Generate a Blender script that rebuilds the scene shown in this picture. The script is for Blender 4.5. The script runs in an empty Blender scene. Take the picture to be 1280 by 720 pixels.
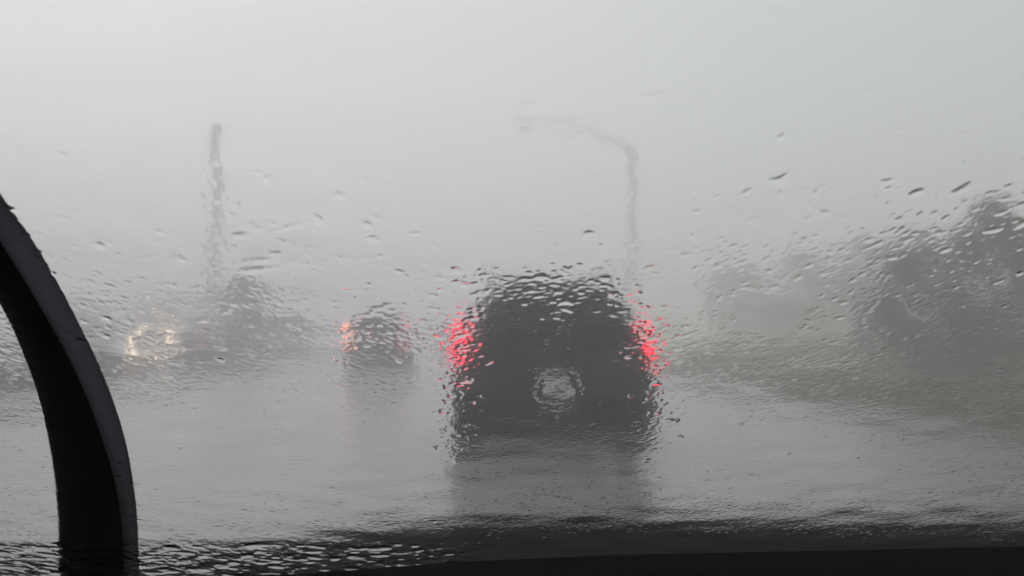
import bpy, bmesh, math, random
import numpy as np
from mathutils import Vector, Matrix
random.seed(7)
rng = np.random.default_rng(11)
R = math.radians
sc = bpy.context.scene
col = sc.collection

# ------------------------------------------------------------------ camera, sky, sun, exposure
CAM_Z = 1.25
FPX = 1000.0                      # focal length in pixels of the 1280 px wide photograph
PITCH, YAW = math.atan(60/FPX), math.atan(57/FPX)
cd = bpy.data.cameras.new('camera'); cam = bpy.data.objects.new('camera', cd); col.objects.link(cam)
cam.location = (0, 0, CAM_Z)
cam.rotation_euler = (R(90)+PITCH, 0, -YAW)
cd.sensor_width = 36; cd.lens = FPX/1280*36
cd.clip_start = 0.02; cd.clip_end = 3000
cd.dof.use_dof = True; cd.dof.focus_distance = 0.62; cd.dof.aperture_fstop = 10
sc.camera = cam
CM = cam.rotation_euler.to_matrix()
SUN_EL, SUN_AZ = R(52), R(-35)     # azimuth from +Y (ahead), negative = left
w = bpy.data.worlds.new('World'); sc.world = w; w.use_nodes = True
nt = w.node_tree; nt.nodes.clear()
sky = nt.nodes.new('ShaderNodeTexSky'); sky.sky_type = 'NISHITA'; sky.sun_disc = False
sky.sun_elevation = SUN_EL; sky.sun_rotation = SUN_AZ; sky.air_density = 1.5; sky.dust_density = 5
hs = nt.nodes.new('ShaderNodeHueSaturation'); hs.inputs['Saturation'].default_value = 0.06
mx = nt.nodes.new('ShaderNodeMix'); mx.data_type = 'RGBA'; mx.inputs[0].default_value = 0.80
bgd = nt.nodes.new('ShaderNodeBackground'); bgd.inputs['Strength'].default_value = 0.15
wo = nt.nodes.new('ShaderNodeOutputWorld')
# a closed cloud deck in front of the sky: a little cooler and duller to the right
tc = nt.nodes.new('ShaderNodeTexCoord'); sx = nt.nodes.new('ShaderNodeSeparateXYZ')
mr = nt.nodes.new('ShaderNodeMapRange'); mr.inputs[1].default_value = -0.55; mr.inputs[2].default_value = 0.65
cr = nt.nodes.new('ShaderNodeMix'); cr.data_type = 'RGBA'
cr.inputs[6].default_value = (6.7, 6.6, 6.9, 1); cr.inputs[7].default_value = (4.4, 4.95, 4.8, 1)
nt.links.new(tc.outputs['Generated'], sx.inputs[0]); nt.links.new(sx.outputs[0], mr.inputs[0])
nt.links.new(mr.outputs[0], cr.inputs[0])
nt.links.new(sky.outputs[0], hs.inputs['Color'])
nt.links.new(hs.outputs[0], mx.inputs[6]); nt.links.new(cr.outputs[2], mx.inputs[7])
nt.links.new(mx.outputs[2], bgd.inputs['Color']); nt.links.new(bgd.outputs[0], wo.inputs['Surface'])
sd = bpy.data.lights.new('sun', 'SUN'); sd.energy = 0.7; sd.angle = R(50); sd.color = (1, .97, .94)
so = bpy.data.objects.new('sun', sd); col.objects.link(so)
sdir = Vector((math.sin(SUN_AZ)*math.cos(SUN_EL), math.cos(SUN_AZ)*math.cos(SUN_EL), math.sin(SUN_EL)))
so.rotation_euler = sdir.to_track_quat('Z', 'Y').to_euler()
so.location = (0, 0, 30)
vs = sc.view_settings
vs.view_transform = 'Standard'; vs.look = 'None'; vs.gamma = 1; vs.use_curve_mapping = False
vs.exposure = -0.06
HAZE = 0.0212
cy = sc.cycles
cy.use_denoising = True
cy.max_bounces = 12; cy.diffuse_bounces = 3; cy.glossy_bounces = 4; cy.transmission_bounces = 10
cy.volume_bounces = 3; cy.transparent_max_bounces = 8
cy.caustics_reflective = False; cy.caustics_refractive = False
cy.sample_clamp_indirect = 6

# ------------------------------------------------------------------ helpers
def ray(px, py):
    return (CM @ Vector(((px-640)/FPX, (360-py)/FPX, -1)))
def at(px, py, Y):
    d = ray(px, py); return Vector((0, 0, CAM_Z)) + d*(Y/d.y)

def tag(o, label=None, cat=None, group=None, kind=None):
    if label: o['label'] = label
    if cat: o['category'] = cat
    if group: o['group'] = group
    if kind: o['kind'] = kind
    return o

def mat(name, color, rough=.6, metal=0, spec=.5, crough=.06, var=0, scale=8, bump=0, bscale=40, emit=None, estr=0, coat=0, rvar=0, var_col=None, stretch=(1,1,1)):
    m = bpy.data.materials.new(name); m.use_nodes = True
    n = m.node_tree; b = n.nodes['Principled BSDF']
    b.inputs['Base Color'].default_value = (*color, 1)
    b.inputs['Roughness'].default_value = rough; b.inputs['Metallic'].default_value = metal
    b.inputs['Specular IOR Level'].default_value = spec
    b.inputs['Coat Weight'].default_value = coat; b.inputs['Coat Roughness'].default_value = crough
    if emit:
        b.inputs['Emission Color'].default_value = (*emit, 1); b.inputs['Emission Strength'].default_value = estr
    c = n.nodes.new('ShaderNodeTexCoord'); mp = n.nodes.new('ShaderNodeMapping'); mp.inputs['Scale'].default_value = stretch
    n.links.new(c.outputs['Object'], mp.inputs['Vector'])
    if var or rvar:
        t = n.nodes.new('ShaderNodeTexNoise'); t.inputs['Scale'].default_value = scale; t.inputs['Detail'].default_value = 7
        t.inputs['Roughness'].default_value = .6
        n.links.new(mp.outputs[0], t.inputs['Vector'])
    if var:
        r = n.nodes.new('ShaderNodeValToRGB')
        c2 = var_col or tuple(min(1, x*(1+var)) for x in color)
        r.color_ramp.elements[0].position = .3; r.color_ramp.elements[1].position = .7
        r.color_ramp.elements[0].color = (*[x*(1-var) for x in color], 1); r.color_ramp.elements[1].color = (*c2, 1)
        n.links.new(t.outputs['Fac'], r.inputs['Fac']); n.links.new(r.outputs[0], b.inputs['Base Color'])
    if rvar:
        q = n.nodes.new('ShaderNodeMapRange'); q.inputs[1].default_value = .3; q.inputs[2].default_value = .7
        q.inputs[3].default_value = max(.02, rough-rvar); q.inputs[4].default_value = rough+rvar
        n.links.new(t.outputs['Fac'], q.inputs[0]); n.links.new(q.outputs[0], b.inputs['Roughness'])
    if bump:
        t2 = n.nodes.new('ShaderNodeTexNoise'); t2.inputs['Scale'].default_value = bscale; t2.inputs['Detail'].default_value = 5
        bn = n.nodes.new('ShaderNodeBump'); bn.inputs['Strength'].default_value = bump; bn.inputs['Distance'].default_value = .02
        n.links.new(mp.outputs[0], t2.inputs['Vector']); n.links.new(t2.outputs['Fac'], bn.inputs['Height'])
        n.links.new(bn.outputs[0], b.inputs['Normal'])
    return m

def obj(name, bm, m, parent=None, smooth=False, bevel=0, sub=0):
    me = bpy.data.meshes.new(name); bmesh.ops.recalc_face_normals(bm, faces=bm.faces)
    bm.to_mesh(me); bm.free()
    for mm in (m if isinstance(m, (list, tuple)) else [m]): me.materials.append(mm)
    if smooth: me.polygons.foreach_set('use_smooth', [True]*len(me.polygons))
    o = bpy.data.objects.new(name, me); col.objects.link(o)
    if parent: o.parent = parent
    if bevel:
        b = o.modifiers.new('bevel', 'BEVEL'); b.width = bevel; b.segments = 3; b.limit_method = 'ANGLE'
    if sub:
        s = o.modifiers.new('sub', 'SUBSURF'); s.levels = sub; s.render_levels = sub
    return o

def empty(name, loc, rz=0):
    o = bpy.data.objects.new(name, None); col.objects.link(o); o.location = loc; o.rotation_euler.z = rz
    o.empty_display_size = .3
    return o

def BM(): return bmesh.new()
def box(bm, c, s, rot=None):
    M = Matrix.Translation(Vector(c))
    if rot: M = M @ rot
    bmesh.ops.create_cube(bm, size=1, matrix=M @ Matrix.Diagonal((*s, 1)))
    return bm
def tube(bm, pts, rad, n=10, cap=True):
    pts = [Vector(p) for p in pts]
    if not isinstance(rad, (list, tuple)): rad = [rad]*len(pts)
    rings = []
    ref = None
    for i, p in enumerate(pts):
        t = (pts[min(i+1, len(pts)-1)] - pts[max(i-1, 0)]).normalized()
        if ref is None: ref = t.orthogonal().normalized()
        a = (ref - t*ref.dot(t)).normalized(); ref = a; b = t.cross(a)
        rings.append([bm.verts.new(p + (a*math.cos(2*math.pi*k/n) + b*math.sin(2*math.pi*k/n))*rad[i]) for k in range(n)])
    for i in range(len(rings)-1):
        for k in range(n):
            bm.faces.new((rings[i][k], rings[i][(k+1)%n], rings[i+1][(k+1)%n], rings[i+1][k]))
    if cap: bm.faces.new(rings[0][::-1]); bm.faces.new(rings[-1])
    return bm
def lathe(bm, prof, n=32, axis='X', c=(0,0,0)):
    """prof: list of (radius, along-axis)"""
    rings = []
    for r_, h in prof:
        ring = []
        for k in range(n):
            a = 2*math.pi*k/n
            p = {'X': (h, r_*math.cos(a), r_*math.sin(a)), 'Z': (r_*math.cos(a), r_*math.sin(a), h)}[axis]
            ring.append(bm.verts.new(Vector(c)+Vector(p)))
        rings.append(ring)
    for i in range(len(rings)-1):
        for k in range(n): bm.faces.new((rings[i][k], rings[i][(k+1)%n], rings[i+1][(k+1)%n], rings[i+1][k]))
    bm.faces.new(rings[0][::-1]); bm.faces.new(rings[-1])
    return bm
def quad(bm, pts):
    return bm.faces.new([bm.verts.new(p) for p in pts])
def slabpoly(bm, pts, n, th):
    """closed thin prism on a polygon, thickness along n"""
    n = Vector(n).normalized()*th
    a = [bm.verts.new(Vector(p)) for p in pts]; b = [bm.verts.new(Vector(p)+n) for p in pts]
    bm.faces.new(a[::-1]); bm.faces.new(b)
    for i in range(len(a)):
        j = (i+1) % len(a); bm.faces.new((a[i], a[j], b[j], b[i]))
    return bm

# ------------------------------------------------------------------ the setting
GR = 300
m_grass = mat('wet_grass_ground', (.05, .065, .03), .75, var=.45, scale=.9, bump=.6, bscale=9, spec=.3)
m_road = mat('wet_asphalt', (.25, .25, .255), .36, var=.42, scale=.35, rvar=.07, bump=.22, bscale=14, stretch=(1.6, .35, 1), spec=.8, coat=1, crough=.27)
m_kerb = mat('wet_concrete_kerb', (.26, .26, .25), .4, var=.2, scale=5, bump=.2)
m_path = mat('wet_concrete_path', (.50, .50, .47), .4, var=.2, scale=3, bump=.2)
def sheet(name, x0, x1, y0, y1, z, m, nx=1, ny=1):
    bm = BM(); bmesh.ops.create_grid(bm, x_segments=nx, y_segments=ny, size=.5, matrix=Matrix.Translation(((x0+x1)/2, (y0+y1)/2, z)) @ Matrix.Diagonal((x1-x0, y1-y0, 1, 1)))
    return tag(obj(name, bm, m), kind='structure')
tag(sheet('ground', -GR, GR, -GR, GR, -.02, m_grass), 'wet grass ground running off into the rain haze')
tag(sheet('road', -9.9, 6.2, -60, 290, 0, m_road), 'wet grey carriageway with sheen of standing rain')
tag(sheet('oncoming_road', -21.6, -14.2, -60, 290, 0, m_road), 'wet oncoming carriageway beyond the concrete barrier')
def kerb(name, x, wd, label):
    bm = BM(); prof = [(0, -.05), (0, .10), (.03, .13), (wd, .13), (wd, -.05)]
    a = [bm.verts.new((x+p, -40, z)) for p, z in prof]; b = [bm.verts.new((x+p, 280, z)) for p, z in prof]
    for i in range(len(prof)-1): bm.faces.new((a[i], a[i+1], b[i+1], b[i]))
    bm.faces.new(a); bm.faces.new(b[::-1])
    tag(obj(name, bm, m_kerb), label, kind='structure')
kerb('kerb', 6.2, .16, 'wet concrete kerb along the right edge of the road')
# raised verge on the right with a gentle bank towards the trees
bm = BM(); xs = [6.36, 7.2, 8.4, 9.8, 11.2]; ys = list(range(-40, 281, 4))
def vz(x): return .12 + .02*max(0, x-7)
gv = [[bm.verts.new((x, y, vz(x)+(rng.normal()*.012 if 6.4 < x < 11 else 0))) for y in ys] for x in xs]
for i in range(len(xs)-1):
    for j in range(len(ys)-1): bm.faces.new((gv[i][j], gv[i+1][j], gv[i+1][j+1], gv[i][j+1]))
m_verge = mat('wet_verge_grass', (.06, .066, .04), .75, var=.4, scale=1.6, bump=.6, bscale=11, spec=.3)
tag(obj('verge', bm, m_verge, smooth=True), 'grass verge between the kerb and the path', kind='structure')
zp = vz(11.2)
tag(sheet('path', 11.2, 12.4, -40, 280, zp+.004, m_path), 'pale wet path running beside the trees', kind='structure')
bm = BM(); xs = [12.4, 14, 17, 22, 30, 60]; hz = [zp-.004, zp+.12, zp+.5, zp+.9, zp+1.3, zp+1.6]
gv = [[bm.verts.new((x, y, h+rng.normal()*.03*(0 if x < 13 else 1))) for y in ys] for x, h in zip(xs, hz)]
for i in range(len(xs)-1):
    for j in range(len(ys)-1): bm.faces.new((gv[i][j], gv[i+1][j], gv[i+1][j+1], gv[i][j+1]))
m_bank = mat('wet_bank_grass', (.20, .25, .06), .75, var=.4, scale=1.1, bump=.6, bscale=9, spec=.3)
tag(obj('grass_bank', bm, m_bank, smooth=True), 'gentle green bank under the trees right of the path', kind='structure')

# grass tufts: uncountable, one object
def tufts(name, n, xr, yr, zf, hh, label):
    x = rng.uniform(*xr, n); y = yr[0] + (yr[1]-yr[0])*rng.uniform(0, 1, n)**1.6
    a = rng.uniform(0, math.pi, n); h = rng.uniform(.4, 1, n)*hh; wd = .012 + .012*rng.random(n)
    lx, ly = rng.normal(0, .05, n), rng.normal(0, .05, n)
    z = np.array([zf(q) for q in x])
    co = np.empty((n, 3, 3)); dx, dy = np.cos(a)*wd, np.sin(a)*wd
    co[:, 0] = np.stack([x-dx, y-dy, z-.01], 1); co[:, 1] = np.stack([x+dx, y+dy, z-.01], 1); co[:, 2] = np.stack([x+lx, y+ly, z+h], 1)
    me = bpy.data.meshes.new(name); me.vertices.add(3*n); me.vertices.foreach_set('co', co.ravel())
    me.loops.add(3*n); me.loops.foreach_set('vertex_index', np.arange(3*n)); me.polygons.add(n)
    me.polygons.foreach_set('loop_start', np.arange(0, 3*n, 3)); me.update(); me.validate()
    me.materials.append(m_blade); o = bpy.data.objects.new(name, me); col.objects.link(o)
    tag(o, label, 'grass', kind='stuff')
m_blade = mat('grass_blade', (.12, .16, .04), .6, var=.4, scale=2)
tufts('grass', 26000, (6.4, 11.15), (4, 50), vz, .13, 'rough wet grass standing on the verge')
tufts('grass', 22000, (12.5, 20), (10, 50), lambda x: zp+np.interp(x, [12.4, 14, 17, 22], [0, .12, .5, .9]), .25, 'longer green grass on the bank beneath the trees')

# median barrier
m_barrier = mat('wet_dark_concrete', (.03, .03, .029), .6, var=.35, scale=1.4, bump=.35, bscale=20)
bm = BM(); prof = [(-.32, -.05), (-.32, .08), (-.20, .30), (-.12, .95), (.12, .95), (.20, .30), (.32, .08), (.32, -.05)]
prev = None
for k in range(0, 68):
    y = 2 + k*3.0
    for (yy, s) in ((y, 1), (y+2.97, 1), (y+2.97, .93), (y+3.0, .93)):
        ring = [bm.verts.new((-10.3 + px*s, yy, pz*s)) for px, pz in prof]
        if prev:
            for i in range(len(prof)-1): bm.faces.new((prev[i], prev[i+1], ring[i+1], ring[i]))
        else: bm.faces.new(ring)
        prev = ring
bm.faces.new(prev[::-1])
tag(obj('median_barrier', bm, m_barrier), 'dark wet concrete barrier dividing the two carriageways', 'barrier')

# ------------------------------------------------------------------ trees
m_bark = mat('wet_bark', (.045, .038, .03), .8, var=.4, scale=9, bump=.8, bscale=25, stretch=(1, 1, .3))
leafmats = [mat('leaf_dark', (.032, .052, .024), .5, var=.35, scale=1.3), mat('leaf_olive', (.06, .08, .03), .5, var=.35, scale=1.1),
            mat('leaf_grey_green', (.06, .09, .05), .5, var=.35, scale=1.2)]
def zgnd(x):
    if x > 12.4: return zp + float(np.interp(x, [12.4, 14, 17, 22, 30, 60], [0, .12, .5, .9, 1.3, 1.6]))
    return -.02
def tree(name, x, y, h, cw, mi, label, group, leaves=5200, trunk=.3, leaf=.11, base=None):
    z0 = zgnd(x) - .05
    root = empty(name, (x, y, z0)); tag(root, label, 'tree' if 'tree' in name else 'shrub', group)
    th = h*trunk; bm = BM(); r0 = .035*h if name.endswith('tree') else .05
    top = h*.8; lean = (random.uniform(-.2, .2), random.uniform(-.2, .2))
    tube(bm, [(lean[0]*t*t, lean[1]*t*t, t*top) for t in (0, .1, .3, .5, .75, 1)], [r0*1.3, r0, r0*.8, r0*.6, r0*.35, r0*.1], 9)
    limbs = []
    for k in range(9):
        a = k*2.4 + random.uniform(-.4, .4); t = th/h + (top/h - th/h)*(k/9)*.85
        L = cw*.5*random.uniform(.6, .95); b0 = Vector((lean[0]*.3, lean[1]*.3, t*h))
        e = b0 + Vector((math.cos(a)*L, math.sin(a)*L, L*random.uniform(.2, .7)))
        mid = (b0+e)/2 + Vector((0, 0, -.06*L))
        tube(bm, [b0, mid, e], [r0*.35, r0*.22, r0*.06], 6); limbs.append(e)
    obj('trunk', bm, m_bark, root, smooth=True)
    # crown: leaf faces scattered through many uneven clumps
    C = []
    nC = 34
    for k in range(nC):
        if k < len(limbs): c = limbs[k]; 
        else:
            u = random.random(); a = random.uniform(0, 2*math.pi); zz = th*.8 + (h*.93 - th*.8)*u
            rr = cw*.5*math.sqrt(random.random())*math.sqrt(max(.1, 1-((u-.38)/.66)**2))
            c = Vector((math.cos(a)*rr, math.sin(a)*rr, zz))
        C.append((c, cw*random.uniform(.09, .19)))
    cs = np.array([list(c) for c, _ in C]); rs = np.array([r_ for _, r_ in C])
    pick = rng.choice(nC, leaves, p=(rs**2)/np.sum(rs**2))
    d = rng.normal(size=(leaves, 3)); d /= np.linalg.norm(d, axis=1)[:, None]
    pos = cs[pick] + d*(rs[pick]*rng.uniform(.35, 1.15, leaves))[:, None]*np.array([1, 1, .8])
    pos[:, 2] = np.maximum(pos[:, 2], .08)
    a1 = rng.normal(size=(leaves, 3)); a1 /= np.linalg.norm(a1, axis=1)[:, None]
    a2 = np.cross(a1, rng.normal(size=(leaves, 3))); a2 /= np.linalg.norm(a2, axis=1)[:, None]
    s = (leaf*rng.uniform(.5, 1.2, leaves))[:, None]
    co = np.empty((leaves, 4, 3)); co[:, 0] = pos - a1*s; co[:, 1] = pos + a2*s*.45; co[:, 2] = pos + a1*s; co[:, 3] = pos - a2*s*.45
    me = bpy.data.meshes.new('crown'); me.vertices.add(4*leaves); me.vertices.foreach_set('co', co.ravel())
    me.loops.add(4*leaves); me.loops.foreach_set('vertex_index', np.arange(4*leaves)); me.polygons.add(leaves)
    me.polygons.foreach_set('loop_start', np.arange(0, 4*leaves, 4)); me.update(); me.validate()
    me.materials.append(leafmats[mi]); o = bpy.data.objects.new('crown', me); col.objects.link(o); o.parent = root
    return root
def tree_px(name, px, ytop, Y, wpx, mi, label, group, **k):
    s = FPX/Y; x = (px-583)/s; z = CAM_Z + (420-ytop)/s - zgnd(x)
    return tree(name, x, Y, z, wpx/s, mi, label, group, **k)
G1 = 'trees on the bank right of the road'; G2 = 'trees beyond the oncoming road'
tree_px('broadleaf_tree', 1262, 236, 19.5, 150, 1, 'tallest nearest olive tree at the right edge of the view', G1, leaves=9000, trunk=.12, leaf=.10)
tree_px('broadleaf_tree', 1185, 292, 22, 120, 0, 'dark bushy tree just left of the tallest olive tree', G1, leaves=7000, trunk=.1)
tree_px('broadleaf_tree', 1345, 240, 22, 170, 0, 'dark tree at the far right end of the near tree row', G1, leaves=7000, trunk=.12)
tree_px('leafy_shrub', 1118, 352, 28, 74, 0, 'low dark shrub between the near trees and the paler row', None, leaves=4500, trunk=.08)
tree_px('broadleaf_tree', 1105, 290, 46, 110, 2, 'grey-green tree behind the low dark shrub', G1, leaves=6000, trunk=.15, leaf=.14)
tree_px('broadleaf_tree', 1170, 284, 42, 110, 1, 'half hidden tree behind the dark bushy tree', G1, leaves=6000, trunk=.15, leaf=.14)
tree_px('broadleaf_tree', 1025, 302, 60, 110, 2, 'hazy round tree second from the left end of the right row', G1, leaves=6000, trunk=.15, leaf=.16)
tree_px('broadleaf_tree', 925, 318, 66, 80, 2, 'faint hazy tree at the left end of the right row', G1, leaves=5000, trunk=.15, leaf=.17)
tree_px('leafy_shrub', 985, 378, 62, 110, 1, 'faint low shrub between the two haziest right-hand trees', None, leaves=4000, trunk=.08, leaf=.15)
tree_px('conifer_tree', 316, 332, 45, 56, 0, 'dark upright tree beside the left grey pole', G2, leaves=6500, trunk=.1, leaf=.2)
tree_px('broadleaf_tree', 200, 360, 60, 62, 0, 'squat dark tree above the headlights of the oncoming vehicle', G2, leaves=5000, trunk=.1, leaf=.17)
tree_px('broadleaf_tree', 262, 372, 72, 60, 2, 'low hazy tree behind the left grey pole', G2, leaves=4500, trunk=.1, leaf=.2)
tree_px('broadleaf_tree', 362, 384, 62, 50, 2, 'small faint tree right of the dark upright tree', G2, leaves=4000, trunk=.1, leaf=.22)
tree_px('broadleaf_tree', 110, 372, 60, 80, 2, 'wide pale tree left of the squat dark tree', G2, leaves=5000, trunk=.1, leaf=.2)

# ------------------------------------------------------------------ light poles
m_pole = mat('weathered_grey_steel', (.56, .56, .57), .5, metal=.3, var=.2, scale=3)
m_lampglass = mat('lamp_lens', (.5, .5, .48), .25)
x, Y = (275-583)/FPX*33.5, 33.5
root = empty('utility_pole', (x, Y, .93)); tag(root, 'tall straight grey pole rising from the median barrier', 'pole')
tube(obj_bm := BM(), [(0, 0, 0), (0, 0, .3), (0, 0, 9.0)], [.24, .21, .15], 14); obj('mast', obj_bm, m_pole, root, smooth=True)
box(b := BM(), (0, 0, .03), (.42, .3, .06)); obj('base_plate', b, m_pole, root, bevel=.01)
b = BM(); lathe(b, [(.16, 8.98), (.17, 9.0), (.17, 9.08), (.05, 9.14)], 14, 'Z'); obj('cap', b, m_pole, root)
x, Y = (793-583)/FPX*43, 43
zb = vz(9.03)
root = empty('street_lamp', (x, Y, zb)); tag(root, 'curved arm street lamp on the verge reaching over the road', 'street lamp')
b = BM(); zt = CAM_Z + (420-196)/FPX*Y - zb
tube(b, [(0, 0, 0), (0, 0, .5), (0, 0, zt)], [.28, .24, .17], 14); obj('mast', b, m_pole, root, smooth=True)
b = BM(); P = [at(px, py, Y) - root.location for px, py in ((793, 200), (789, 186), (775, 175), (752, 167), (722, 160), (690, 156), (662, 158))]
tube(b, P, [.15, .12, .10, .07, .055, .045, .04], 10); obj('curved_arm', b, m_pole, root, smooth=True)
e = P[-1]; b = BM(); box(b, (e.x-.3, e.y, e.z-.04), (.8, .3, .14)); h = obj('lamp_head', b, m_pole, root, bevel=.05)
b = BM(); box(b, (e.x-.33, e.y, e.z-.12), (.5, .2, .04)); obj('lens', b, m_lampglass, h)
b = BM(); box(b, (0, 0, .02), (.5, .5, .05)); obj('base_plate', b, m_pole, root, bevel=.01)

# ------------------------------------------------------------------ vehicles
m_tyre = mat('tyre_rubber', (.02, .02, .02), .75, bump=.3, bscale=60)
m_rim = mat('alloy_rim', (.35, .35, .36), .3, metal=.9)
m_glassd = mat('dark_vehicle_glass', (.012, .014, .015), .06, spec=.6)
m_trim = mat('black_trim', (.02, .02, .021), .5, bump=.15, bscale=90)
m_plate = mat('number_plate_white_glow', (.62, .62, .63), .35, emit=(1, .97, .9), estr=.03)  # white plate; faint emission stands in for plate lamp light, no lamp modelled
m_chrome = mat('chrome', (.7, .7, .7), .12, metal=1)
m_under = mat('underbody', (.015, .015, .015), .9)
def m_lamp(name, c, e, s):
    return mat(name, c, .2, emit=e, estr=s, coat=.5)
def vehicle(name, loc, rz, paint, label, cat, group, tail, tail_r=None, head=None, L=4.7, W=1.96, H=1.8, kind='suv', tz=(1.06, 1.34), tw=.115, plate=True):
    root = empty(name, loc, rz); tag(root, label, cat, group)
    hw = W/2; belt = 1.12 if kind == 'suv' else 1.0
    wr = hw*.65
    # ring profile at a station: bottom, sill, belt, roof
    def ring(y, w_, zb, zbelt, wroof, zr, k=1):
        pts = [(0, zb), (w_*.80, zb), (w_*.97, zb+.08), (w_, zb+.24), (w_*1.0, (zb+zbelt)/2+.08), (w_*.985, zbelt-.05), (w_*.945, zbelt+.02),
               ((w_*.94+wroof)/2, (zbelt+zr)/2), (wroof, zr-.10), (wroof*.90, zr-.03), (wroof*.6, zr), (0, zr+.012)]
        full = [(-a, b) for a, b in pts[::-1][:-1]] + pts[:-1] if False else [(a, b) for a, b in pts] + [(-a, b) for a, b in pts[-2:0:-1]]
        return [(a, y, b) for a, b in full]
    zb = .34
    hood = 1.06 if kind == 'suv' else .92
    st = [ring(0.00, hw*.93, zb+.10, belt-.02, wr*.86, H-.22), ring(.05, hw*.965, zb+.05, belt, wr*.95, H-.10), ring(.16, hw*.99, zb+.02, belt, wr, H-.03),
          ring(.5, hw, zb-.02, belt, wr*1.02, H), ring(1.3, hw, zb-.04, belt-.01, wr*1.04, H+.01), ring(2.3, hw, zb-.04, belt-.03, wr*1.03, H-.01),
          ring(2.75, hw, zb-.04, belt-.05, wr*.99, H-.10), ring(3.05, hw, zb-.04, belt-.06, wr*1.0, H-.34), ring(3.42, hw, zb-.04, hood-.04, wr*1.05, hood+.07),
          ring(3.55, hw, zb-.04, hood-.07, wr*1.08, hood+.03), ring(4.1, hw*.99, zb-.02, hood-.13, wr*1.05, hood-.01), ring(L-.22, hw*.95, zb, hood-.20, wr*.98, hood-.08),
          ring(L-.05, hw*.88, zb+.05, hood-.28, wr*.85, hood-.20), ring(L, hw*.78, zb+.12, hood-.34, wr*.7, hood-.30)]
    bm = BM(); rows = [[bm.verts.new(p) for p in r_] for r_ in st]
    n = len(rows[0])
    for i in range(len(rows)-1):
        for k in range(n): bm.faces.new((rows[i][k], rows[i][(k+1)%n], rows[i+1][(k+1)%n], rows[i+1][k]))
    # end caps: matching the left and right halves of the ring, as strips
    for r_ in (rows[0], rows[-1]):
        h = n//2
        bm.faces.new((r_[0], r_[1], r_[n-1]))
        for k in range(1, h-1): bm.faces.new((r_[k], r_[k+1], r_[n-k-1], r_[n-k]))
        bm.faces.new((r_[h-1], r_[h], r_[h+1]))
    obj('body', bm, paint, root, smooth=True, sub=2)
    # rear window, lid line, spoiler, bumper
    def yb(z): return -.012 if z < belt else -.012 + (z-belt)/(H-belt)*.07
    def rw(z): return float(np.interp(z, [belt, belt+.05, H-.1], [hw*.80, hw*.78, wr*.80]))
    z0, z1 = belt+.06, H-.20
    b = BM(); slabpoly(b, [(-rw(z0)*.93, yb(z0)-.004, z0), (rw(z0)*.93, yb(z0)-.004, z0), (rw(z0), yb(z0), z0+.07), (rw(z1), yb(z1)-.01, z1-.04), (rw(z1)*.92, yb(z1)-.012, z1), (-rw(z1)*.92, yb(z1)-.012, z1), (-rw(z1), yb(z1)-.01, z1-.04), (-rw(z0), yb(z0), z0+.07)], (0, 1, 0), .05)
    obj('rear_window', b, m_glassd, root, bevel=.008)
    b = BM(); box(b, (0, -.02, H-.10), (wr*1.55, .26, .035)); obj('roof_spoiler', b, paint, root, bevel=.014)
    b = BM(); box(b, (0, -.065, H-.135), (.34, .02, .02)); obj('high_brake_light', b, m_lamp('brake_strip', (.25, .01, .01), (1, .02, .05), .0), root, bevel=.004)
    b = BM(); box(b, (0, .02, .53), (hw*1.92, .22, .36)); obj('rear_bumper', b, m_trim, root, bevel=.06)
    b = BM(); box(b, (0, -.03, .99), (.62, .03, .045)); obj('tailgate_handle', b, m_chrome if kind != 'suv' else m_trim, root, bevel=.01)
    b = BM(); tube(b, [(0, -.045, z0+.02), (.1, -.05, z0+.035), (.42, -.05, z0+.07)], [.014, .01, .006], 6); obj('rear_wiper', b, m_trim, root)
    b = BM(); box(b, (0, .32, .27), (hw*1.86, .5, .22)); obj('underbody', b, m_under, root, bevel=.03)
    for s in (-1, 1):
        b = BM(); box(b, (s*hw*.72, -.075, .50), (.16, .02, .04)); obj('reflector', b, mat('reflector_red', (.3, .01, .015), .2), root, bevel=.006)
    if plate:
        b = BM(); box(b, (0, -.035, .79), (.52, .02, .25)); pr = obj('plate_recess', b, m_trim, root, bevel=.01)
        b = BM(); box(b, (0, -.053, .79), (.33, .008, .17)); obj('number_plate', b, m_plate, pr, bevel=.003)
    # tail lamps wrap the rear corners
    for s in (-1, 1):
        b = BM(); za, zc = tz
        x0, x1 = s*(hw-tw+.02), s*(hw+.005)
        slabpoly(b, [(x0, -.035, za), (x1*.985, .02, za-.02), (x1, .20, za+.02), (x1*.985, .22, zc), (x1*.95, .03, zc+.03), (x0*1.02, -.02, zc+.01)][:], (0, 0, 0.0001), .0001) if False else None
        lo = [(x0, -.035), (s*(hw-.03), -.02), (x1, .10), (x1, .24), (x0, .24)]
        v0 = [b.verts.new((px, py, za)) for px, py in lo]; v1 = [b.verts.new((px - (s*.035 if abs(px) > hw-.1 else 0), py+.015, zc)) for px, py in lo]
        b.faces.new(v0); b.faces.new(v1[::-1])
        for i in range(5): b.faces.new((v0[i], v0[(i+1)%5], v1[(i+1)%5], v1[i]))
        tl = obj('tail_light', b, (tail_r or tail) if s > 0 else tail, root, bevel=.012)
        b = BM(); box(b, (s*(hw-tw/2), -.036, (za+zc)/2), (tw*.55, .012, .03)); obj('reverse_lens', b, m_lampglass, tl, bevel=.003)
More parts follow.
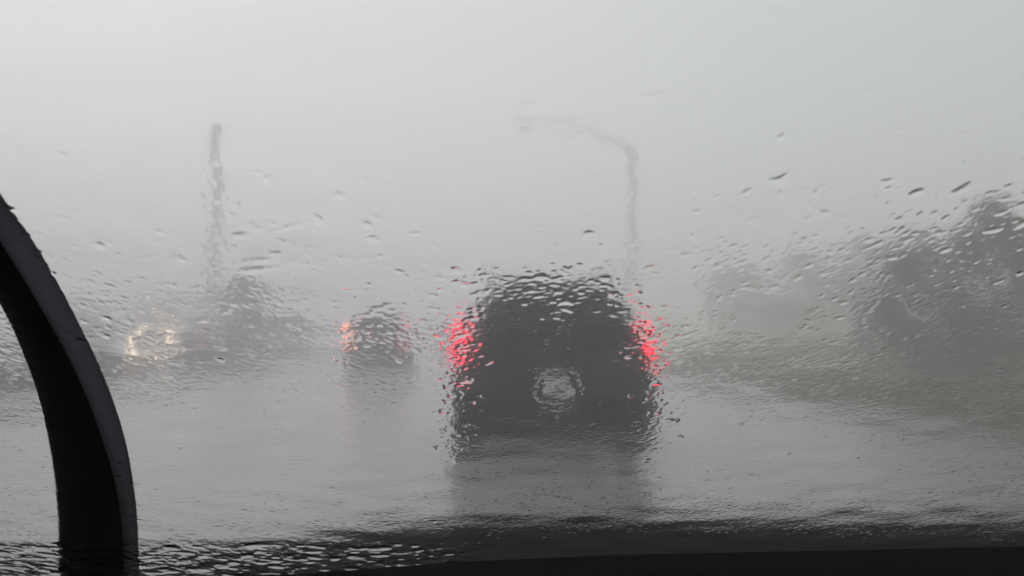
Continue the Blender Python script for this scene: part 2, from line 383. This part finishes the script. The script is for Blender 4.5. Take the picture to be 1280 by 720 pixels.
    # side glass, mirrors, wheels, roof rails, exhaust
    for s in (-1, 1):
        for (ya, yc) in ((.42, 1.18), (1.26, 2.02), (2.10, 2.72)):
            b = BM(); xa = hw*.945+.006; xb = wr*1.03+.02
            t = -.5 if ya > 2 else 0
            slabpoly(b, [(s*xa, ya, belt+.04), (s*xa, yc+(.42 if ya > 2 else 0), belt+.03), (s*xb, yc-(.08 if ya > 2 else 0), H-.16), (s*xb, ya+(.1 if ya < 1 else 0), H-.16)], (s, 0, .3), .012)
            obj('side_window', b, m_glassd, root)
        b = BM(); box(b, (s*(hw+.12), 2.85, belt+.08), (.24, .12, .17)); obj('wing_mirror', b, paint, root, bevel=.04)
        b = BM(); tube(b, [(s*wr*.93, .35, H-.02), (s*wr*.93, .42, H+.05), (s*wr*.95, 2.2, H+.055), (s*wr*.95, 2.3, H-.02)], .018, 8); obj('roof_rail', b, m_trim, root, smooth=True)
        for yw in (.92, 3.78):
            xw = s*(hw-.13); rw_ = .37
            b = BM(); lathe(b, [(.24, -.115), (rw_-.04, -.125), (rw_-.008, -.10), (rw_, -.05), (rw_, .05), (rw_-.008, .10), (rw_-.04, .125), (.24, .115)], 36, 'X', (xw, yw, rw_)); 
            wh = obj('wheel', b, m_tyre, root, smooth=True)
            b = BM(); lathe(b, [(.235, -.10), (.245, .118), (.20, .10), (.05, .09)], 28, 'X', (xw, yw, rw_))
            for k in range(6):
                a = k*math.pi/3; box(b, (xw+s*.105, yw+math.cos(a)*.14, rw_+math.sin(a)*.14), (.03, .22, .05), Matrix.Rotation(a, 4, 'X'))
            obj('rim', b, m_rim, wh)
            b = BM(); pts = [(xw+s*.10, yw+math.cos(a)*.44, rw_+math.sin(a)*.42) for a in np.linspace(-.15, math.pi+.15, 15)]
            tube(b, pts, .035, 8); obj('arch_trim', b, m_trim, root, smooth=True)
    b = BM(); lathe(b, [(.03, -.0), (.035, 0), (.035, .16), (.0301, .16)], 14, 'Z'); bmesh.ops.transform(b, matrix=Matrix.Translation((-hw*.6, .1, .36)) @ Matrix.Rotation(R(90), 4, 'X'), verts=b.verts); obj('exhaust_pipe', b, m_chrome, root, smooth=True)
    # front
    b = BM(); slabpoly(b, [(-hw*.80, 3.40, hood+.08), (hw*.80, 3.40, hood+.08), (wr*.93, 2.84, H-.13), (-wr*.93, 2.84, H-.13)], (0, .6, .6), .02); obj('front_windscreen', b, m_glassd, root)
    b = BM(); box(b, (0, L-.0, .62), (hw*1.35, .08, .24))
    for k in range(5): box(b, (0, L+.045, .53+k*.045), (hw*1.3, .02, .012))
    obj('grille', b, m_trim, root, bevel=.01)
    b = BM(); box(b, (0, L-.06, .42), (hw*1.75, .2, .16)); obj('front_bumper', b, m_trim, root, bevel=.05)
    for s in (-1, 1):
        b = BM(); bmesh.ops.create_uvsphere(b, u_segments=20, v_segments=12, radius=1, matrix=Matrix.Translation((s*hw*.74, L-.16, hood-.20)) @ Matrix.Diagonal((.20, .17, .14, 1)))
        obj('headlight', b, head or m_lampglass, root, smooth=True)
    return root

m_paint1 = mat('dark_grey_metallic_paint', (.05, .051, .054), .38, metal=.2, coat=.4, bump=.03, bscale=300)
m_paint2 = mat('charcoal_paint', (.03, .03, .032), .35, coat=.5)
m_paint3 = mat('slate_paint', (.10, .10, .105), .35, coat=.5)
red = m_lamp('tail_red', (.4, .01, .03), (1, .008, .05), 2.4)
red_dim = m_lamp('tail_red_dim', (.4, .02, .03), (1, .05, .08), 3.5)
amber = m_lamp('tail_amber', (.5, .12, .05), (1, .26, .13), 9)
headm = m_lamp('headlight_on', (.9, .9, .85), (1, .80, .58), 110)
D1 = 7.35
vehicle('suv', (.825+.0, D1, 0), 0, m_paint1, 'large dark grey suv with glowing red tail lights straight ahead', 'suv', None, red, L=4.8, W=1.91, H=1.80)
x2 = (471-583)/FPX*24
vehicle('suv', (x2, 24, 0), 0, m_paint2, 'distant dark car in the next lane with one orange and one faint red lamp', 'suv', None, amber, red_dim, W=1.86, H=1.78, tz=(1.17, 1.42), plate=False)
x3 = (200-583)/FPX*41
vehicle('suv', (x3, 41+4.7, 0), math.pi, m_paint3, 'oncoming vehicle with lit headlights beyond the median barrier', 'suv', None, red_dim, None, headm, W=1.95, H=1.8, plate=False)

# ------------------------------------------------------------------ own car: windscreen frame of reference
RK = R(32)
BY, BZ = 0.97, CAM_Z - 0.292         # foot of the glass
UD = Vector((0, -math.cos(RK), math.sin(RK))); ND = Vector((0, math.sin(RK), math.cos(RK)))
B0 = Vector((0, BY, BZ))
def glass_uv(px, py):
    d = ray(px, py); o = Vector((0, 0, CAM_Z))
    t = (B0-o).dot(ND)/d.dot(ND); p = o + d*t
    return p.x, (p-B0).dot(UD)
def gp(u, v, h=0): return B0 + Vector((u, 0, 0)) + UD*v + ND*h
U0, U1, V0, V1 = -.70, .80, -.09, .90
TH = .005

m_glass = bpy.data.materials.new('windscreen_glass'); m_glass.use_nodes = True
n = m_glass.node_tree; n.nodes.clear(); g = n.nodes.new('ShaderNodeBsdfGlass'); g.inputs['IOR'].default_value = 1.38; g.inputs['Roughness'].default_value = 0
g.inputs['Color'].default_value = (.985, .98, .985, 1)
go = n.nodes.new('ShaderNodeOutputMaterial'); n.links.new(g.outputs[0], go.inputs[0])
m_water = m_glass.copy(); m_water.name = 'rain_water'
m_water.node_tree.nodes['Glass BSDF'].inputs['Roughness'].default_value = .085

car = empty('car', (.05, 0, 0)); tag(car, 'our own car seen from inside, black dashboard, windscreen and one raised wiper', 'car')
def part(name, bm, m, parent=car, **k):
    bmesh.ops.translate(bm, verts=bm.verts, vec=-Vector((.05, 0, 0)))
    return obj(name, bm, m, parent, **k)
m_dash = mat('black_dashboard_vinyl', (.0012, .0012, .0014), .9, bump=.3, bscale=400, spec=.05)
m_cowl = mat('wet_black_cowl_plastic', (.012, .012, .013), .7, spec=.15, var=.3, scale=12, bump=.25, bscale=60)
m_ownpaint = mat('own_car_black_paint', (.02, .02, .022), .35, coat=.3, bump=.05, bscale=200)
m_rubber = mat('wiper_rubber', (.005, .005, .006), .8, spec=.15, bump=.1, bscale=200)
m_rubber2 = mat('wiper_blade_grey', (.25, .25, .26), .7)
n = m_rubber2.node_tree; tr = n.nodes.new('ShaderNodeBsdfTranslucent'); tr.inputs[0].default_value = (.25, .25, .27, 1)
ms = n.nodes.new('ShaderNodeMixShader'); ms.inputs[0].default_value = .88
n.links.new(n.nodes['Principled BSDF'].outputs[0], ms.inputs[1]); n.links.new(tr.outputs[0], ms.inputs[2]); n.links.new(ms.outputs[0], n.nodes['Material Output'].inputs[0])
m_frit = mat('black_ceramic_band', (.01, .01, .01), .4)
# inner sheet of the windscreen
bm = BM(); f = quad(bm, [gp(U0, V0, -TH), gp(U1, V0, -TH), gp(U1, V1, -TH), gp(U0, V1, -TH)])
ws = part('windscreen', bm, m_glass)
me = ws.data
if me.polygons[0].normal.dot(ND) > 0: me.flip_normals()

# ------------------------------------------------------------------ rain water on the outside of the windscreen: a relief of film, beads and splashes
du, dv = .00085, .00105
nu, nv = int((U1-U0)/du)+1, int((V1-V0)/dv)+1
us = np.linspace(U0, U1, nu); vs_ = np.linspace(V0, V1, nv)
UU, VV = np.meshgrid(us, vs_)
# the photograph's pixel under each point of the glass, used only to lay out where drops are dense
pts = np.stack([UU, B0.y + UD.y*VV, B0.z + UD.z*VV - CAM_Z], -1)
Rm = np.array(CM); loc = pts @ Rm
PX = 640 + FPX*loc[..., 0]/(-loc[..., 2]); PY = 360 - FPX*loc[..., 1]/(-loc[..., 2])
del pts, loc
fu = np.fft.fftfreq(nu, du)[None, :]; fv = np.fft.fftfreq(nv, dv)[:, None]
def noise(lu, lv, ang=0, seed=0, bw=.6):
    """band-passed noise, wavelength lu along the direction ang and lv across it (metres)"""
    r_ = np.random.default_rng(seed); c, s = math.cos(ang), math.sin(ang)
    a = (fu*c + fv*s)*lu; b = (-fu*s + fv*c)*lv
    q = np.sqrt(a*a + b*b) + 1e-9; flt = np.exp(-(np.log(q)/bw)**2)
    x = np.fft.ifft2(np.fft.fft2(r_.standard_normal((nv, nu)))*flt).real
    return (x/x.std()).astype(np.float32)
def sm(x, a, b):
    t = np.clip((x-a)/(b-a), 0, 1); return t*t*(3-2*t)
wl = sm(PX, 700, 450); wr_ = sm(PX, 690, 930)
low = sm(PY, 440, 520)
wl = wl*(1-low*.5); wr_ = wr_*(1-low*.45); wc = np.clip(1-wl-wr_, 0, 1)
def field(lu, lv, seed):
    f = wl*noise(lu, lv, R(-38), seed) + wr_*noise(lu, lv, R(40), seed+1) + wc*noise(lu*.85, lv, R(4), seed+2)
    return f/np.sqrt(wl**2 + wr_**2 + wc**2)
def sp(px, py):                       # ellipse distance helper in glass metres
    u, v = glass_uv(px, py); return UU-u, VV-v
H_ = np.zeros((nv, nu), np.float32)
# density of beading
dens = .25 + .75*sm(PY, 210, 360)
dens *= 1 - .35*sm(PY, 455, 500)*(1-sm(PY, 600, 660))
dens *= 1 - .5*sm(PY, 385, 420)*(1-sm(PY, 540, 580))*sm(PX, 590, 620)*(1-sm(PX, 770, 800))
dens *= 1 - .35*sm(PY, 635, 665)
patch = noise(.09, .07, .3, 91, .6)
dens *= np.clip(1 + .28*patch, .2, 1.5)
# clear ovals left by big splashes
clear = np.ones_like(H_); rims = np.zeros_like(H_)
SPL = [(345, 300, 58, 26, -.1), (452, 372, 34, 15, 0), (870, 95, 60, 42, .2), (1058, 243, 42, 26, .2), (962, 384, 62, 34, .1), (1132, 330, 38, 16, .3), (1115, 388, 36, 22, .1),
       (845, 365, 48, 18, .05), (235, 420, 40, 12, .0), (140, 428, 50, 14, 0), (410, 290, 60, 22, 0), (690, 195, 70, 40, 0), (1010, 250, 30, 18, 0), (700, 482, 26, 20, 0)]
for (cx, cy_, rx, ry, wob) in SPL:
    ang = np.arctan2((PY-cy_)/ry, (PX-cx)/rx)
    q = np.hypot((PX-cx)/rx, (PY-cy_)/ry) + .14*np.sin(3*ang+cx) + .06*np.sin(7*ang+cy_) + .05*patch
    if cx != 700: clear *= sm(q, .85, 1.15)
    brk = np.clip(.5 + .8*np.sin(ang*2.3 + cx), 0, 1)
    rims += np.exp(-((q-1.0)/(.05+1.3/ry))**2)*brk*(.16 if cy_ > 220 else .05)
rims *= 1 + .5*noise(.006, .006, 0, 55)
clear = np.clip(clear, .3, 1)
# small elongated beads from thresholded noise, two sizes
for (lu, lv, amp, t0, seed) in ((.0105, .0042, .055, 1.3, 10), (.0062, .0030, .038, 1.2, 20), (.018, .0065, .10, 1.75, 30), (.011, .0048, .14, 2.0, 34)):
    f = field(lu, lv, seed)
    th = t0 + 1.5*(1-dens*clear)
    e = np.clip(f-th, 0, None)
    H_ += amp*(e/(e+.35))*1.5
H_ += rims*.8
# crinkled film everywhere, and slow swell
H_ += (.0085*field(.0105, .0038, 40) + .0045*field(.0055, .0026, 44))*(1+.35*low)*(.35+.65*sm(PY, 260, 380))*(1-.6*sm(PY, 645, 675))*(.4+.6*clear)
H_ += .0065*noise(.026, .014, .2, 61, .5)
H_ += .05*noise(.085, .05, 0, 62, .5)
# bottom: heavy lumps of water gathered at the foot of the glass
lump = sm(PY, 668, 690)*(1-.9*sm(PX, 540, 640))
e = np.clip(noise(.024, .030, .1, 71, .45) + .1, 0, None); H_ += lump*.5*e/(e+.6)
e = np.clip(noise(.013, .016, 0, 72, .5) - .1, 0, None); H_ += (sm(PY, 625, 665)*.04 + lump*.14)*e/(e+.5)
# streaks beside the tall poles and the ahead car, individual rounded beads
nb = 5200
for k in range(nb):
    px = rng.uniform(-20, 1300); py = rng.triangular(40, 400, 700); hk = .105
    if k % 4 == 0 or k % 7 == 3: px = rng.normal(rng.choice([575, 820, 575, 820, 690]), 20 if k % 8 else 60); py = rng.uniform(325, 560)
    if k % 24 == 2:
        py = rng.uniform(250, 700); px = float(np.interp(py, (250, 350, 450, 550, 650, 720), (-2, 72, 123, 158, 172, 175))) + rng.normal(0, 14); hk = .2
    if k % 4 == 1: px = rng.choice([rng.uniform(820, 1290), rng.uniform(60, 560)]); py = rng.normal(300, 75) + (60 if px < 600 else 0); hk = .15
    u, v = glass_uv(px, py); iu = int((u-U0)/du); iv = int((v-V0)/dv)
    r_ = min(rng.lognormal(math.log(.00072), .5), .0029)
    if py > 450 and not (540 < px < 610 or 785 < px < 850): r_ *= .72; hk *= .7
    nr = int(r_*2.6/du)+2
    if iu-nr < 1 or iv-nr < 1 or iu+nr >= nu-1 or iv+nr >= nv-1: continue
    if clear[iv, iu] < .4: continue
    sl = (slice(iv-nr, iv+nr+1), slice(iu-nr, iu+nr+1))
    a = R(-42)*wl[iv, iu] + R(42)*wr_[iv, iu] + rng.normal(0, .45); c, s = math.cos(a), math.sin(a)
    x_ = UU[sl]-u; y_ = VV[sl]-v; el = rng.uniform(1.0, 2.3); cvx = rng.normal(0, 90)
    p_ = x_*c+y_*s; q_ = -x_*s+y_*c + cvx*p_*p_
    q = (p_/(r_*el))**2 + (q_/r_)**2
    H_[sl] = np.maximum(H_[sl], (np.clip(1-q, 0, None)**.75)*r_*1000*hk*rng.uniform(.5, 1.3) + H_[sl]*.6)
for k in range(420):
    px, py = rng.uniform(-30, 620), rng.uniform(676, 730)
    if rng.random() < sm(px, 430, 620): continue
    u, v = glass_uv(px, py); iu = int((u-U0)/du); iv = int((v-V0)/dv)
    r_ = min(rng.lognormal(math.log(.0042), .4), .009); nr = int(r_*1.8/du)+2
    if iu-nr < 1 or iv-nr < 1 or iu+nr >= nu-1 or iv+nr >= nv-1: continue
    sl = (slice(iv-nr, iv+nr+1), slice(iu-nr, iu+nr+1)); x_ = UU[sl]-u; y_ = VV[sl]-v
    q = (x_/(r_*rng.uniform(.9, 1.6)))**2 + ((y_+x_*rng.normal(0, .2))/(r_*1.1))**2
    H_[sl] = np.maximum(H_[sl], np.clip(1-q, 0, None)**.8*r_*1000*.16 + H_[sl]*.5)
# faint dried smear left of the upper clear oval
for (px, py, ww) in ((812, 97, 10), (820, 117, 11), (806, 80, 6), (268, 41, 4), (975, 226, 5), (973, 238, 4), (330, 321, 17), (318, 333, 12), (343, 313, 9), (300, 290, 10), (322, 281, 9)):
    u, v = glass_uv(px, py); x_, y_ = UU-u, VV-v
    H_ += (.28*np.exp(-((x_+.4*y_)/(ww*.0005))**2 - ((y_-.25*x_)/.0022)**2)).astype(np.float32)
Hm = H_*1e-3*1.0
co = np.empty((nv, nu, 3), np.float32)
co[..., 0] = UU + ND.x*Hm; co[..., 1] = B0.y + UD.y*VV + ND.y*Hm; co[..., 2] = B0.z + UD.z*VV + ND.z*Hm
me = bpy.data.meshes.new('rain_water')
me.vertices.add(nu*nv); me.vertices.foreach_set('co', co.ravel())
idx = np.arange(nu*nv, dtype=np.int32).reshape(nv, nu)
q = np.stack([idx[:-1, :-1], idx[:-1, 1:], idx[1:, 1:], idx[1:, :-1]], -1).reshape(-1, 4)   # normals towards +ND
nq = len(q); me.loops.add(nq*4); me.loops.foreach_set('vertex_index', q.ravel())
me.polygons.add(nq); me.polygons.foreach_set('loop_start', np.arange(0, nq*4, 4, dtype=np.int32))
me.polygons.foreach_set('use_smooth', np.ones(nq, bool)); me.update()
me.materials.append(m_water)
if me.polygons[0].normal.dot(ND) < 0: me.flip_normals()
rw_o = bpy.data.objects.new('rain_water', me); col.objects.link(rw_o)
tag(rw_o, 'film of rain water and beads running over the outside of the windscreen', 'rain', kind='stuff')
del co, q, UU, VV, PX, PY

# ------------------------------------------------------------------ own car body
# windscreen edge seal closes the slit between the two glass faces
bm = BM()
for (a, b_) in (((U0, V0), (U1, V0)), ((U1, V0), (U1, V1)), ((U1, V1), (U0, V1)), ((U0, V1), (U0, V0))):
    p, q_ = gp(*a), gp(*b_); c = (p+q_)/2; L_ = (q_-p).length
    if abs(a[1]-b_[1]) < 1e-6: box(bm, c - ND*.0025, (L_+.03, .03, .016), Matrix.Rotation(-RK, 4, 'X'))
    else: box(bm, c - ND*.0025, (.03, L_, .016), Matrix.Rotation(-RK, 4, 'X'))
part('glass_seal', bm, m_rubber)
# dashboard top inside the glass; its edge follows the photograph's black lower border
def inner(px, py, back=.03):
    u, v = glass_uv(px, py); p = gp(u, v); c = Vector((0, 0, CAM_Z)); return c + (p-c)*.965
edge = [inner(px, py) for px, py in ((-260, 735), (0, 728), (200, 724), (400, 716), (560, 703), (760, 694), (1000, 689), (1280, 683), (1500, 680))]
bm = BM(); r0 = [bm.verts.new(p) for p in edge]
r1 = [bm.verts.new((p.x, p.y-.12, p.z+.004)) for p in edge]; r2 = [bm.verts.new((p.x, p.y-.45, p.z-.16)) for p in edge]; r3 = [bm.verts.new((p.x, p.y-.50, p.z-.5)) for p in edge]
r4 = [bm.verts.new((p.x, p.y+.02, p.z-.4)) for p in edge]
rr = [r0, r1, r2, r3, r4, r0]
for a, b_ in zip(rr[:-1], rr[1:]):
    for i in range(len(edge)-1): bm.faces.new((a[i], a[i+1], b_[i+1], b_[i]))
for i in (0, -1): bm.faces.new([r[i] for r in rr[:-1]])
part('dashboard', bm, m_dash)
# cowl outside, its back edge bowed: lower at the left
cpx = [(-300, 700), (0, 692), (180, 688), (330, 676), (450, 658), (600, 645), (800, 642), (1000, 643), (1280, 645), (1600, 655)]
bm = BM()
def outer(px, py, Y): return at(px, py, Y)
c0 = [bm.verts.new(outer(px, py, 1.20 - 6e-8*(px-640)**2)) for px, py in cpx]
c1 = [bm.verts.new(v.co + Vector((0, -.10, -.05))) for v in c0]
c2 = [bm.verts.new((v.co.x, 1.00, BZ-.06)) for v in c0]
c3 = [bm.verts.new(v.co + Vector((0, .12, -.045))) for v in c0]
c4 = [bm.verts.new(v.co + Vector((0, .14, -.2))) for v in c0]
c5 = [bm.verts.new((v.co.x, 1.00, BZ-.2)) for v in c0]
rr = [c0, c1, c2, c5, c4, c3, c0]
for a, b_ in zip(rr[:-1], rr[1:]):
    for i in range(len(cpx)-1): bm.faces.new((a[i], a[i+1], b_[i+1], b_[i]))
for i in (0, -1): bm.faces.new([r[i] for r in rr[:-1]])
part('cowl_panel', bm, m_cowl, smooth=False)
# hood falls away ahead of the cowl, below the line of sight
bm = BM(); rows = []
for (yy, zz, hw_) in ((1.34, .915, .78), (1.6, .86, .80), (1.95, .76, .80), (2.25, .62, .76), (2.36, .50, .70), (2.38, .30, .66)):
    rows.append([bm.verts.new((.05 + hw_*t, yy - .10*t*t*(1 if yy > 1.5 else 0), zz - .07*t*t)) for t in np.linspace(-1, 1, 11)])
for a, b_ in zip(rows[:-1], rows[1:]):
    for i in range(10): bm.faces.new((a[i], a[i+1], b_[i+1], b_[i]))
part('hood', bm, m_ownpaint, smooth=True)
# pillars and roof edge outside the frame
for s in (-1, 1):
    xg = U0 if s < 0 else U1
    bm = BM(); tube(bm, [gp(xg+s*.05, V0-.1, -.01), gp(xg+s*.05, V1+.04, -.01)], .045, 8); part('windscreen_pillar', bm, m_ownpaint, smooth=True)
bm = BM(); t0 = gp(0, V1+.02); 
ra = [bm.verts.new((.05+k, t0.y, t0.z + .03*(1-(k/.8)**2))) for k in np.linspace(-.8, .8, 9)]
rb = [bm.verts.new((.05+k, t0.y-.5, t0.z+.08 + .03*(1-(k/.8)**2))) for k in np.linspace(-.8, .8, 9)]
rc = [bm.verts.new((.05+k, t0.y-1.9, t0.z+.03)) for k in np.linspace(-.8, .8, 9)]
for a, b_ in ((ra, rb), (rb, rc)):
    for i in range(8): bm.faces.new((a[i], a[i+1], b_[i+1], b_[i]))
r_o = part('roof', bm, m_ownpaint, smooth=True); sm_ = r_o.modifiers.new('s', 'SOLIDIFY'); sm_.thickness = .03

# doors, side glass and rear of the cabin close it off from the daylight
m_lining = mat('dark_cabin_lining', (.03, .03, .032), .9, bump=.2, bscale=150, spec=.2)
for s in (-1, 1):
    x_ = .05 + s*.80
    bm = BM(); box(bm, (x_, -.15, .62), (.07, 2.5, .72)); part('door_panel', bm, m_lining, bevel=.02)
    bm = BM(); slabpoly(bm, [(x_, -1.4, .985), (x_, 1.08, .955), (x_-s*.01, .30, t0.z+.0), (x_-s*.02, -.5, t0.z+.06), (x_-s*.02, -1.4, t0.z+.04)], (s, 0, 0), .005); part('side_window', bm, m_glassd)
bm = BM(); box(bm, (.05, -1.42, .95), (1.6, .06, 1.0)); part('rear_bulkhead', bm, m_lining)
bm = BM(); box(bm, (.05, -.1, .24), (1.56, 2.6, .05)); box(bm, (.05, .92, .50), (1.5, .05, .55)); part('cabin_floor', bm, m_lining)

# wiper: a broad arm with the blade along its right side, lying on the wet glass
def strip(name, prof_px, h0, h1, m, parent, n_sub=5, crown=.35, edge=.0):
    """prof_px: (left x, right x, y) rows in the photo, laid on the glass at height h0..h1"""
    P = np.array(prof_px, float); t = np.arange(len(P)); tt = np.linspace(0, len(P)-1, (len(P)-1)*n_sub+1)
    def cr_(c):   # Catmull-Rom
        out = []
        for x_ in tt:
            i = min(int(x_), len(P)-2); f = x_-i; g4 = [c[max(i-1, 0)], c[i], c[i+1], c[min(i+2, len(P)-1)]]
            out.append(.5*((2*g4[1]) + (-g4[0]+g4[2])*f + (2*g4[0]-5*g4[1]+4*g4[2]-g4[3])*f*f + (-g4[0]+3*g4[1]-3*g4[2]+g4[3])*f**3))
        return out
    l, r_, y_ = cr_(P[:, 0]), cr_(P[:, 1]), cr_(P[:, 2])
    bm = BM(); rows = []
    for a, b_, yy in zip(l, r_, y_):
        ua, va = glass_uv(a, yy); ub, vb = glass_uv(b_, yy); row = []
        for (f, hh) in ((0, h0+.3*(h1-h0)), (.06, h0), (.94, h0), (1, h0+.3*(h1-h0)), (.85, h1*.9), (.5, h1*(1+crown)), (.15, h1*.9)):
            row.append(bm.verts.new(gp(ua+(ub-ua)*f, va+(vb-va)*f, hh)))
        rows.append(row)
    for a, b_ in zip(rows[:-1], rows[1:]):
        for i in range(7): bm.faces.new((a[i], a[(i+1)%7], b_[(i+1)%7], b_[i]))
    bm.faces.new(rows[0]); bm.faces.new(rows[-1][::-1])
    return part(name, bm, m, parent, smooth=True)
ys_ = (240, 300, 350, 400, 450, 500, 550, 600, 650, 720, 780)
lf = (-110, -60, -24, 5, 27, 44, 56, 65, 70, 73, 74); rd = (-30, 3, 34, 64, 92, 115, 134, 149, 158, 163, 164); rf = (-10, 35, 66, 93, 118, 139, 155, 165, 171, 174, 175)
arm = strip('wiper', list(zip(lf, rd, ys_)), .004, .020, m_rubber, car)
strip('wiper_blade', [(a-8, b, y) for a, b, y in zip(rd, rf, ys_)], .0035, .009, m_rubber2, arm)

# ------------------------------------------------------------------ spray thrown up by the tyres
m_spray = bpy.data.materials.new('tyre_spray'); m_spray.use_nodes = True; n = m_spray.node_tree; n.nodes.clear()
pv = n.nodes.new('ShaderNodeVolumePrincipled'); pv.inputs['Color'].default_value = (.95, .95, .96, 1); pv.inputs['Density'].default_value = .15
o_ = n.nodes.new('ShaderNodeOutputMaterial'); n.links.new(pv.outputs[0], o_.inputs['Volume'])
def spray(c, lobes, label):
    bm = BM()
    for (dx, dy, dz, rx, ry, rz_) in lobes:
        bmesh.ops.create_icosphere(bm, subdivisions=3, radius=1, matrix=Matrix.Translation((c[0]+dx, c[1]+dy, c[2]+dz)) @ Matrix.Diagonal((rx, ry, rz_, 1)))
    tag(obj('road_spray', bm, m_spray, smooth=True), label, 'spray', kind='stuff')
spray((.825, D1-1.0, .03), [(0, 0, .0, 1.5, 1.5, .42)], 'low mist of rain and spray behind the dark suv')
spray((x2, 22.2, .03), [(0, 0, .0, 2.2, 2.2, .6)], 'low mist of spray around the distant car')

# ------------------------------------------------------------------ the rain haze
bm = BM(); box(bm, (0, 0, 6.1), (620, 620, 14.8))
mh = bpy.data.materials.new('rain_haze'); mh.use_nodes = True; n = mh.node_tree; n.nodes.clear()
pv = n.nodes.new('ShaderNodeVolumePrincipled'); pv.inputs['Color'].default_value = (.955, .95, .96, 1); pv.inputs['Density'].default_value = HAZE; pv.inputs['Anisotropy'].default_value = .2
o_ = n.nodes.new('ShaderNodeOutputMaterial'); n.links.new(pv.outputs[0], o_.inputs['Volume'])
tag(obj('haze', bm, mh), 'thick grey rain haze filling the air over the road', 'haze', kind='stuff')
